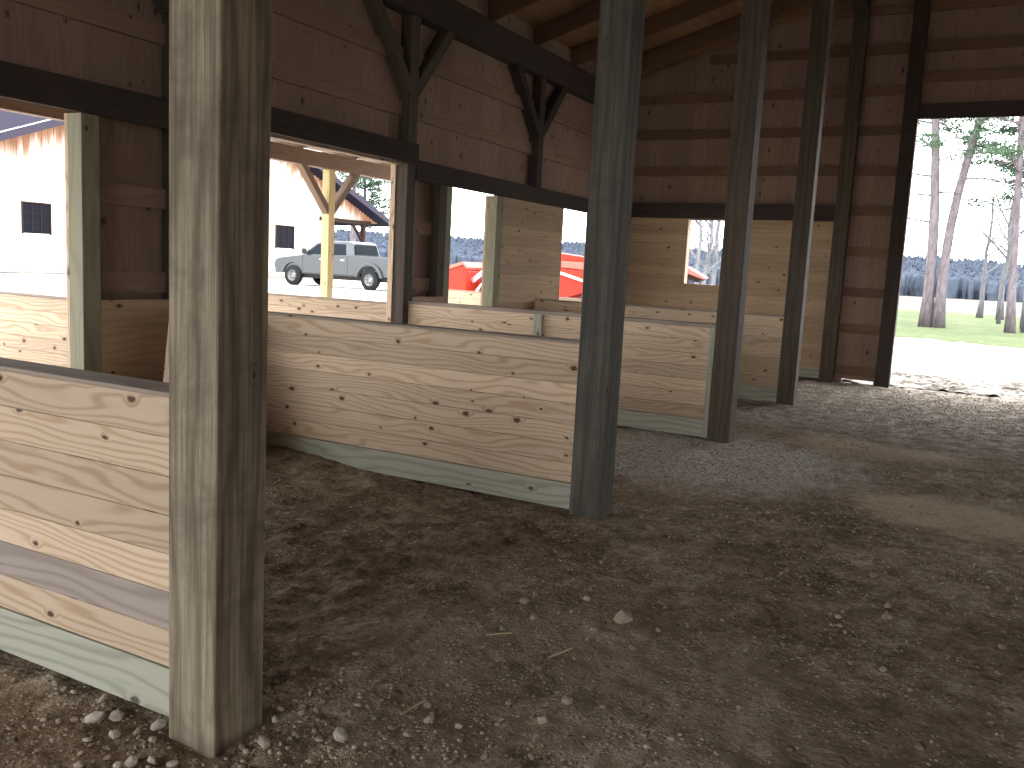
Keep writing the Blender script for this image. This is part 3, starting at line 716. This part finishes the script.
def bwin(y0, y1, z0, z1):
    f = MB()
    for c in ((y0 - .06, y0, z0 - .06, z1 + .06), (y1, y1 + .06, z0 - .06, z1 + .06), (y0, y1, z1, z1 + .06)): f.box(BX, BX + .06, *c)
    for k in (1, 2):
        yy = y0 + (y1 - y0) * k / 3; f.box(BX + .02, BX + .05, yy - .012, yy + .012, z0, z1)
        zz = z0 + (z1 - z0) * k / 3; f.box(BX + .02, BX + .05, y0, y1, zz - .012, zz + .012)
    fo = f.build('window_frame', 'ftimber', bb)
    g = MB(); g.box(BX + .005, BX + .018, y0, y1, z0, z1); g.build('glass_pane', 'bluewin', fo)
    s_ = MB(); s_.box(BX, BX + .1, y0 - .12, y1 + .12, z0 - .12, z0 - .06); s_.build('window_sill', 'trimw', fo)
bwin(25.5, 26.83, 1.85, 3.2); bwin(41.8, 43.35, 1.85, 3.2)
m = MB(); m.box(BX - .1, BX + .1, 45.8, 51.2, 3.8, 4.05); m.build('lean_to_beam', 'ftimber', bb)
m = MB(); m.box(BX - .12, BX + .12, 50.3, 50.55, .0, 3.8); m.build('lean_to_post', 'ftimber', bb)
m = MB(); m.beam((BX, 50.3, 2.7), (BX, 49.2, 3.85), .12, .18, up=(1, 0, 0)); m.build('lean_to_brace', 'ftimber', bb)

# ------------------------------------------------------------------ pickup truck, facing -x, its left side towards the barn
def carpaint():
    t = NT('grey_truck_paint', .28, .5); t.b.inputs['Metallic'].default_value = .2
    t.b.inputs['Base Color'].default_value = (.026, .030, .034, 1); t.b.inputs['Coat Weight'].default_value = .15; t.b.inputs['Coat Roughness'].default_value = .1; return t.m
M['paint'] = carpaint()
M['tyre'] = plain('black_rubber', (.012, .012, .012), .9, 0, .1)
M['rim'] = plain('bright_wheel', (.13, .135, .14), .4, .3)
M['chrome'] = plain('chrome_trim', (.6, .6, .62), .15, 1.0)
M['redlamp'] = plain('red_lamp', (.45, .02, .02), .2)
M['under'] = plain('dark_underbody', (.015, .015, .016), .8)
M['autoglass'] = plain('tinted_glass', (.010, .013, .017), .5, 0, .02)
def truck(px, py, pz_):
    """local x runs from nose (0) to tail (6.3); y 0 is the near side, width 2"""
    r = empty('pickup_truck', (px, py, pz_), 'silver grey four door pickup truck parked beyond the porch post', 'truck')
    def T(mb): mb.v = [(a + px, b + py, c + pz_) for a, b, c in mb.v]; return mb
    def arch(cx, rr, zb, n=10): return [(cx + rr * cos(pi - pi * k / n), max(zb, .42 + rr * sin(pi - pi * k / n))) for k in range(n + 1)]
    F, R_ = 1.05, 5.08
    # body below the beltline, front to back
    lo = [(0.05, .5)] + [(F - .56, .5)] + arch(F, .54, .5) + [(F + .56, .5), (4.52, .5)] + arch(R_, .54, .5) + [(R_ + .56, .52), (6.28, .6)]
    prof = lo + [(6.3, 1.32), (4.05, 1.36), (1.5, 1.27), (.9, 1.20), (.25, 1.12), (.06, 1.02), (.0, .75)]
    m = MB(); m.prism(prof, 0.03, .10, axis='y'); m.prism(prof, 1.90, 1.97, axis='y')
    hood = [(.03, .55), (.0, .75), (.06, 1.02), (.25, 1.13), (.9, 1.22), (1.5, 1.29), (1.5, .55)]
    m.prism(hood, .10, 1.90, axis='y')
    m.box(1.5, 4.05, .10, 1.9, .5, 1.30); m.box(4.05, 6.25, .10, 1.90, .62, .78); m.box(6.2, 6.28, .1, 1.9, .62, 1.32)
    T(m).build('truck_body', 'paint', r, bevel=.025)
    cab = [(1.42, 1.25), (2.18, 1.80), (2.48, 1.90), (3.83, 1.92), (4.08, 1.86), (4.20, 1.34)]
    ins0 = [.06 + .25 * (q[1] - 1.25) for q in cab]; ins1 = [2 - q for q in ins0]
    m = MB(); m.prism(cab, ins0, ins1, axis='y'); T(m).build('cab', 'paint', r, bevel=.03)
    def sidewin(P, sgn):
        # P in x,z on the tapered cab side
        def yy(z):
            v = .06 + .25 * (z - 1.25) - .012
            return v if sgn < 0 else 2.0 - v
        m = MB(); m.prism([(a, b) for a, b in P], [yy(b) for a, b in P], [yy(b) + (.015 if sgn < 0 else -.015) for a, b in P], axis='y'); return m
    for sgn in (-1, 1):
        T(sidewin([(1.72, 1.34), (2.26, 1.75), (2.74, 1.80), (2.74, 1.34)], sgn)).build('side_window', 'autoglass', r)
        T(sidewin([(2.84, 1.34), (2.84, 1.80), (3.72, 1.80), (3.84, 1.34)], sgn)).build('side_window', 'autoglass', r)
    m = MB(); m.poly([(1.51, .25, 1.32), (1.51, 1.75, 1.32), (2.14, 1.7, 1.78), (2.14, .3, 1.78)]); m.v = [(a - .02, b, c + .02) for a, b, c in m.v]; T(m).build('windscreen', 'autoglass', r)
    m = MB(); m.poly([(4.19, .22, 1.40), (4.105, .30, 1.81), (4.105, 1.70, 1.81), (4.19, 1.78, 1.40)]); m.v = [(a + .03, b, c) for a, b, c in m.v]; T(m).build('rear_window', 'autoglass', r)
    for cx in (F, R_):
        for wy in (.12, 1.88):
            o = (lambda y: 1 if wy > 1 else -1)(0)
            c = (px + cx, py + wy, pz_ + .42)
            m = MB(); m.lathe([(.24, -.13), (.40, -.13), (.42, -.09), (.42, .09), (.40, .13), (.24, .13), (.24, -.13)], c, 'y')
            w = m.build('wheel', 'tyre', r, smooth=True)
            m = MB(); q = (c[0], c[1], c[2])
            m.lathe([(.001, o * .06), (.09, o * .06), (.1, o * .09), (.16, o * .05), (.22, o * .07), (.245, o * .135), (.245, o * -.1)], q, 'y', n=32)
            rm = m.build('wheel_rim', 'rim', w)
            hm = MB()
            for k in range(8):
                a = 2 * pi * k / 8; hm.lathe([(.001, o * .078), (.026, o * .078), (.026, o * .05)], (q[0] + .165 * cos(a), q[1], q[2] + .165 * sin(a)), 'y', n=8)
            hm.build('rim_hole', 'under', w)
    # dually fender flares, bumpers, grille, lamps, mirror, handles
    for y0, y1 in ((-.07, .04), (1.96, 2.07)):
        m = MB(); A = arch(R_, .56, .5, 12); B = arch(R_, .68, .5, 12)
        m.prism(A + B[::-1], y0, y1, axis='y'); T(m).build('fender_flare', 'paint', r, bevel=.015)
    m = MB(); m.box(-.1, .08, .02, 1.98, .48, .74); T(m).build('front_bumper', 'chrome', r, bevel=.03)
    m = MB(); m.box(6.28, 6.45, .05, 1.95, .50, .70); T(m).build('rear_bumper', 'chrome', r, bevel=.03)
    m = MB(); m.box(-.03, .04, .45, 1.55, .76, 1.05)
    T(m).build('grille', 'under', r, bevel=.01)
    for y0 in (.06, 1.6):
        m = MB(); m.box(-.02, .2, y0, y0 + .34, .82, 1.04); T(m).build('headlamp', 'chrome', r, bevel=.02)
        m = MB(); m.box(6.2, 6.32, .02 if y0 < 1 else 1.82, .18 if y0 < 1 else 1.98, .92, 1.24); T(m).build('tail_lamp', 'redlamp', r, bevel=.01)
    for y0, y1 in ((-.2, .05), (1.95, 2.2)):
        m = MB(); m.box(1.72, 1.80, y0, y1, 1.34, 1.56); T(m).build('door_mirror', 'under', r, bevel=.02)
    for hx in (2.52, 3.62):
        m = MB(); m.box(hx, hx + .2, -.01, .03, 1.12, 1.16); T(m).build('door_handle', 'chrome', r)
    m = MB()
    for sx in (1.58, 2.79, 3.95): m.box(sx, sx + .012, .024, .035, .55, 1.33)
    m.box(1.6, 4.5, -.005, .06, .5, .56); T(m).build('door_seam', 'under', r)
    m = MB(); m.box(.5, 6.1, .3, 1.7, .34, .52); T(m).build('chassis', 'under', r)
    m = MB(); m.tube([(px + 1.75, py + 1.85, pz_ + 1.2), (px + 1.85, py + 1.85, pz_ + 1.95)], .008, 6); m.build('antenna', 'under', r)
    return r
truck(-25.10, 28.9, .22)

# ------------------------------------------------------------------ orange-red tractor with loader
M['red'] = plain('orange_red_paint', (.27, .020, .010), .5, 0, .15)
M['pinkish'] = plain('pale_red_paint', (.36, .09, .07), .5, 0, .2)  # paler red; on the bucket lip, sheen of the top put into colour
M['steel'] = plain('bare_steel', (.5, .5, .52), .3, .8)
M['debris'] = plain('grey_scrap', (.35, .33, .33), .8)
def tractor():
    y0 = 20.0
    r = empty('farm_tractor', (-8, y0, 0), 'orange red farm machine with loader bucket seen through the narrow openings', 'tractor')
    def P(name, mat, prof, a, b, bev=.02, par=None):
        m = MB(); m.prism(prof, y0 + a, y0 + b, axis='y'); return m.build(name, mat, par or r, bevel=bev)
    P('bucket', 'red', [(-10.95, .35), (-10.0, .45), (-9.98, 1.30), (-10.1, 1.44), (-10.5, 1.32), (-10.95, 1.28)], -.2, 1.6)
    P('bucket_lip', 'pinkish', [(-10.7, 1.30), (-10.5, 1.33), (-10.1, 1.46), (-9.98, 1.34), (-9.95, 1.40), (-10.1, 1.54), (-10.55, 1.42)], -.22, 1.62, .01)
    P('front_frame', 'red', [(-9.98, .5), (-9.3, .5), (-8.9, .9), (-8.9, 1.22), (-9.3, 1.18), (-9.7, 1.25), (-9.98, .95)], .3, 1.1)
    for yy in (.1, 1.3):
        m = MB(); m.beam((-9.98, y0 + yy, 1.05), (-9.2, y0 + yy, 1.62), .1, .13, up=(0, 0, 1)); m.beam((-9.2, y0 + yy, 1.62), (-7.9, y0 + yy, 1.3), .1, .14); m.build('loader_arm', 'steel', r, bevel=.01)
        m = MB(); m.tube([(-9.8, y0 + yy - .08, .8), (-9.25, y0 + yy - .08, 1.40)], .045, 10); m.build('hydraulic_cylinder', 'steel', r)
    m = MB(); m.tube([(-9.65, y0 - .02, .85), (-9.45, y0 - .02, 1.1), (-9.2, y0 - .02, 1.12)], .04, 8); m.build('hydraulic_hose', 'under', r)
    P('hood', 'red', [(-8.9, .8), (-6.5, .75), (-6.5, 1.76), (-7.2, 1.83), (-7.9, 1.9), (-8.7, 1.6)], .35, 1.05)
    P('hood_top', 'pinkish', [(-7.5, 1.52), (-6.45, 1.46), (-6.45, 1.66), (-7.5, 1.68)], .2, .36, .01)
    P('side_panel', 'red', [(-7.6, .72), (-6.45, 1.02), (-6.45, 1.45), (-7.6, 1.5)], .15, .34, .01)
    m = MB(); m.beam((-7.6, y0 + .12, 1.42), (-6.45, y0 + .12, 1.12), .04, .06); m.build('support_rod', 'trimw', r)
    P('engine_bay', 'under', [(-7.1, .5), (-6.3, .5), (-6.3, 1.0), (-6.8, .95)], .05, .3, .01)
    P('seat', 'under', [(-7.0, 1.8), (-6.65, 1.78), (-6.6, 2.0), (-6.75, 2.0), (-6.8, 1.9), (-7.0, 1.9)], .5, .9)
    for cx, rr in ((-8.6, .45), (-5.9, .72)):
        for wy in (-.05, 1.2):
            m = MB(); w_ = .18 if rr < .5 else .24; c = (cx, y0 + wy + .1, rr - .02)
            m.lathe([(rr * .55, -w_), (rr * .93, -w_), (rr, -w_ * .6), (rr, w_ * .6), (rr * .93, w_), (rr * .55, w_), (rr * .55, -w_)], c, 'y')
            w = m.build('wheel', 'tyre', r)
            m = MB(); m.lathe([(.001, -.05), (rr * .3, -.08), (rr * .5, -.03), (rr * .56, -w_ * .8), (rr * .56, w_ * .8), (rr * .3, .05), (.001, .05)], c, 'y'); m.build('wheel_rim', 'pinkish', w)
    # long rear arm ending in a drooping flap
    m = MB(); m.beam((-6.5, y0 + .4, 1.2), (-4.6, y0 + .05, 1.62), .14, .16); m.build('rear_arm', 'red', r, bevel=.01)
    P('rear_flap', 'ftimber', [(-4.75, 1.55), (-3.95, 1.34), (-3.80, 1.42), (-4.7, 1.72)], -.1, .2, .01)
    P('rear_flap_cover', 'pinkish', [(-4.78, 1.72), (-3.8, 1.42), (-3.76, 1.46), (-4.2, 1.68), (-4.7, 1.80)], -.15, .25, .01)
    return r
tractor()
m = MB()
for k in range(60): m.rock((random.uniform(-7.9, -6.9), 17.3 + random.uniform(-.5, .5), random.uniform(.0, .95) * .9), random.uniform(.1, .22))
tag(m.build('rubble_pile', 'debris'), 'grey rubble heap in front of the orange red machine', 'rubble', kind='stuff')

# ------------------------------------------------------------------ trees
def bark(name, a, b):
    t = NT(name, .95, .1); co = t.n('ShaderNodeTexCoord').outputs['Object']
    mp = t.vmath('MULTIPLY', co, (1, 1, .25)); n = t.noise(mp, 9, 5, .7)
    t.color(t.ramp(n, [(.35, a), (.65, b)])); t.bump(n, .8, .05); return t.m
M['bark'] = bark('grey_pine_bark', (.075, .060, .065), (.15, .13, .145))
M['bark2'] = bark('grey_bare_bark', (.07, .07, .08), (.14, .14, .15))
M['needles'] = plain('pine_needles', (.055, .095, .055), .8, 0, .2, .4, 2)
def branchset(m, base, d, L, r, depth, spread=.6, droop=0.0, tips=None, n=6):
    pts = [Vector(base)]; dd = Vector(d).normalized(); seg = 5; rr = [r]
    for k in range(seg):
        dd = (dd + Vector((random.uniform(-1, 1), random.uniform(-1, 1), random.uniform(-.8, .8) - droop)) * .16).normalized()
        pts.append(pts[-1] + dd * L / seg); rr.append(r * (1 - .8 * (k + 1) / seg))
    m.tube(pts, rr, n, cap=False)
    if tips is not None and depth == 0: tips.append(pts[-1]); tips.append(pts[3])
    if depth > 0:
        for k in range(4 if depth > 1 else 3):
            i = random.choice((2, 3, 4, 5)); a = random.uniform(0, 6.28)
            nd = (dd + Vector((cos(a), sin(a), random.uniform(-.1, .8))) * spread).normalized()
            branchset(m, pts[i], nd, L * random.uniform(.4, .65), rr[i] * .6, depth - 1, spread, droop, tips, max(3, n - 2))
def needles(m, c, R, n, ln=.22):
    for _ in range(n):
        p = Vector((random.gauss(0, 1), random.gauss(0, 1), random.gauss(0, .6)))
        p = p.normalized() * R * random.random() ** .5; p.z *= .55; p += Vector(c)
        d = Vector((random.uniform(-1, 1), random.uniform(-1, 1), random.uniform(-.5, .9))).normalized() * ln
        s_ = d.cross(Vector((random.random(), random.random(), random.random()))).normalized() * ln * .14
        m.poly([p - s_, p + s_, p + d])
def pine(base, topp, r, label, H=15, fol=(7, 15), seed=0, nb=12, dead=((5.0, 1),), dens=1.0, bow=0):
    random.seed(seed)
    rt = empty('pine_tree', base, label, 'tree', 'trees beyond the doorway')
    B, T_ = Vector(base), Vector(topp)
    d = (T_ - B); k = 12
    pts = []; rr = []
    for i in range(k + 1):
        t = i / k * (H / d.length); p = B + d * t; p += Vector((bow * sin(min(t, 1) * pi), 0, 0)); p.z = max(p.z, base[2])
        pts.append(p); rr.append(r * (1.35 if i == 0 else 1.0 - .6 * (i / k)))
    m = MB(); m.tube(pts, rr, 14); m.build('trunk', 'bark', rt, smooth=True)
    tips = []
    for j in range(nb):
        m = MB(); hz = random.uniform(*fol); t = hz / H; i = min(k - 1, int(t * k)); p = pts[i].lerp(pts[i + 1], t * k - i)
        a = random.uniform(0, 6.28); branchset(m, p, (cos(a), sin(a), .15), random.uniform(1.4, 3.0), .05, 1, .7, .1, tips); m.build('branch', 'bark', rt)
    for hz, sg in dead:
        m = MB(); t = hz / H; i = int(t * k); p = pts[i].lerp(pts[i + 1], t * k - i)
        branchset(m, p, (sg, -.2, .15), 1.6, .05, 1, .6, .05); m.build('branch', 'bark', rt)
    m = MB()
    for p in tips: needles(m, p, random.uniform(.35, .6), int(42 * dens))
    m.build('needle_foliage', 'needles', rt)
    return rt
pine((-.02, 37, 0), (-.45, 37, 7.5), .21, 'tall straight pine trunk, left of the pair inside the doorway view', seed=3, fol=(6.4, 12), nb=10, dead=((4.9, -1), (5.6, -1), (3.9, -1), (5.0, 1)), dens=.8, bow=.12)
pine((.42, 36.9, 0), (.98, 37, 7.5), .19, 'leaning pine trunk, right of the pair inside the doorway view', seed=5, fol=(6.6, 12), nb=7, dead=((5.5, 1), (6.4, 1)), dens=.8, bow=-.25)
pine((2.78, 37, 0), (2.35, 37.5, 7.5), .15, 'dark pine near the right edge of the doorway view', seed=8, fol=(4.4, 11), nb=26, dead=(), dens=1.3)
pine((4.3, 41, 0), (3.3, 41, 7.5), .22, 'pine at the far right edge with foliage over the doorway', seed=12, fol=(5.2, 12), nb=26, dead=(), dens=1.4)
def bare(base, H, r, label, seed, lean=(0, 0), nb=10, group='trees beyond the doorway', name='bare_tree', low=.3):
    random.seed(seed); rt = empty(name, base, label, 'tree', group)
    B = Vector(base); pts = []; rr = []; k = 8
    for i in range(k + 1):
        t = i / k; pts.append(B + Vector((lean[0] * t + random.uniform(-.08, .08) * (i > 0), lean[1] * t, H * t))); rr.append(r * (1.3 if i == 0 else 1 - .8 * t))
    m = MB(); m.tube(pts, rr, 10); m.build('trunk', 'bark2', rt, smooth=True)
    for j in range(nb):
        m = MB(); t = random.uniform(low, 1); i = min(k - 1, int(t * k)); a = random.uniform(0, 6.28)
        branchset(m, pts[i].lerp(pts[i + 1], t * k - i), (cos(a), sin(a), .8), H * random.uniform(.22, .4), rr[i] * .5, 2, .7); m.build('branch', 'bark2', rt)
    return rt
bare((1.66, 54, 0), 7, .15, 'small bare tree standing midway out between the pine trunks', 21, nb=7)
bare((2.62, 53, 0), 9, .17, 'bare tree just left of the dark pine beyond the doorway', 22, nb=8)
bare((3.25, 38, 0), 8, .10, 'thin bare trunk at the right edge of the doorway view', 23, nb=5)
bare((-6.7, 30, 0), 7, .09, 'bare tree with a low bough seen through the small end wall window', 31, (.4, 0), 14, 'bare trees behind the small window', low=.12)
bare((-8.6, 36, 0), 8, .10, 'bare tree left of the low bough in the small window', 32, (-.3, 0), 14, 'bare trees behind the small window', low=.15)
bare((-9.7, 42, 0), 9, .12, 'farther bare tree at the right of the small window', 33, (.2, 0), 14, 'bare trees behind the small window', low=.15)
def farpine(base, H, R, label, seed):
    random.seed(seed); rt = empty('evergreen_tree', base, label, 'tree', 'evergreens behind the far barn')
    m = MB(); m.tube([base, (base[0], base[1], base[2] + H)], [.3, .08], 8); m.build('trunk', 'bark', rt)
    m = MB(); f = MB()
    for j in range(26):
        z = H * random.uniform(.42, 1); a = random.uniform(0, 6.28); l = R * (1.15 - z / H) * random.uniform(.6, 1.2)
        m = MB(); e = Vector((base[0] + cos(a) * l, base[1] + sin(a) * l, base[2] + z + .3)); m.tube([(base[0], base[1], base[2] + z), e], [.08, .02], 5); m.build('branch', 'bark', rt)
        for t in (.45, .7, 1): needles(f, Vector((base[0], base[1], base[2] + z)).lerp(e, t), .8, 45, .5)
    f.build('needle_foliage', 'needles', rt)
bare((3.3, 41, 0), 9, .09, 'slender bare tree with many twigs among the right hand pines', 51, (-.3, 0), 18, low=.35)
bare((2.5, 46, 0), 9, .08, 'slender bare tree behind the dark pine, left of its trunk', 52, (.1, 0), 14, low=.4)
farpine((-47, 62, 0), 13, 6, 'green pine whose boughs show above the far barn eave', 41)
farpine((-52, 70, 0), 10.5, 5, 'second green pine above the far barn eave, farther off', 42)

# far wooded ridge
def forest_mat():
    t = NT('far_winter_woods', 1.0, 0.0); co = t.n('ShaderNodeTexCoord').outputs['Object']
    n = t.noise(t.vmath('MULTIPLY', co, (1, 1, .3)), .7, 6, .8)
    t.color(t.ramp(n, [(.35, (.046, .056, .078)), (.5, (.056, .068, .092)), (.65, (.070, .083, .106))])); return t.m  # distance haze put into the base colour as a pale grey-blue
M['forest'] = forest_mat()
random.seed(99)
m = MB()
def clump(x, y, h, r):
    b = len(m.v); n = 5
    for z, q in ((0, .7), (.4 * h, 1.0), (.85 * h, .9), (h, .5)):
        for j in range(n):
            a = 2 * pi * j / n; k = r * q * random.uniform(.75, 1.2); m.v.append((x + k * cos(a), y + k * sin(a), z * random.uniform(.93, 1.05)))
    for i in range(3):
        for j in range(n):
            f = (b + i * n + j, b + i * n + (j + 1) % n, b + (i + 1) * n + (j + 1) % n, b + (i + 1) * n + j)
            m.f.append(f); m.uv.append([(0, 0)] * 4); m.tone.append((.5, 0, 0))
for k in range(12000):
    a = radians(random.uniform(-25, 78)); d = random.uniform(150, 240)
    hh = 3 + 5.6 * (d - 150) / 90 + 1.0 * noise.noise((a * 9, 0, 0))
    
    clump(1.9 - d * sin(a), d * cos(a), hh * random.uniform(.95, 1.015), random.uniform(.35, 1.0))
tag(m.build('distant_forest', 'forest', smooth=False), 'hazy blue winter woods along the horizon', 'forest', kind='stuff')

# ------------------------------------------------------------------ light
w = bpy.data.worlds.new('overcast'); SC.world = w; w.use_nodes = True
nt = w.node_tree; bg = nt.nodes['Background']
tc = nt.nodes.new('ShaderNodeTexCoord'); sp = nt.nodes.new('ShaderNodeSeparateXYZ'); nt.links.new(tc.outputs['Generated'], sp.inputs[0])
rp = nt.nodes.new('ShaderNodeValToRGB'); nt.links.new(sp.outputs[2], rp.inputs[0])
rp.color_ramp.elements[0].position = 0.0; rp.color_ramp.elements[0].color = (.90, .95, 1, 1)
rp.color_ramp.elements[1].position = .35; rp.color_ramp.elements[1].color = (.97, .985, 1, 1)
nt.links.new(rp.outputs[0], bg.inputs[0]); bg.inputs[1].default_value = 9.0
sl = bpy.data.lights.new('sun_through_cloud', 'SUN'); sl.energy = 3.0; sl.angle = radians(50); sl.color = (1, .97, .92)
so = bpy.data.objects.new('sun_through_cloud', sl); COL.objects.link(so); so.rotation_euler = (radians(38), 0, radians(52))

# ------------------------------------------------------------------ camera
yaw, pitch, roll, f = .4845, .1325, .0518, 886.3
F = Vector((-sin(yaw) * cos(pitch), cos(yaw) * cos(pitch), -sin(pitch)))
R0 = F.cross(Vector((0, 0, 1))).normalized(); U0 = R0.cross(F)
R = R0 * cos(roll) + U0 * sin(roll); U = -R0 * sin(roll) + U0 * cos(roll)
cd = bpy.data.cameras.new('camera'); cam = bpy.data.objects.new('camera', cd); COL.objects.link(cam)
cam.matrix_world = Matrix(((R.x, U.x, -F.x, 1.9258), (R.y, U.y, -F.y, 0), (R.z, U.z, -F.z, 1.5), (0, 0, 0, 1)))
cd.sensor_fit = 'HORIZONTAL'; cd.sensor_width = 36; cd.lens = f / 1024 * 36; cd.clip_end = 2000; cd.clip_start = .05
SC.camera = cam
SC.view_settings.view_transform = 'Standard'; SC.view_settings.look = 'None'; SC.view_settings.gamma = 1
SC.view_settings.exposure = 0.0
SC.view_settings.use_curve_mapping = False
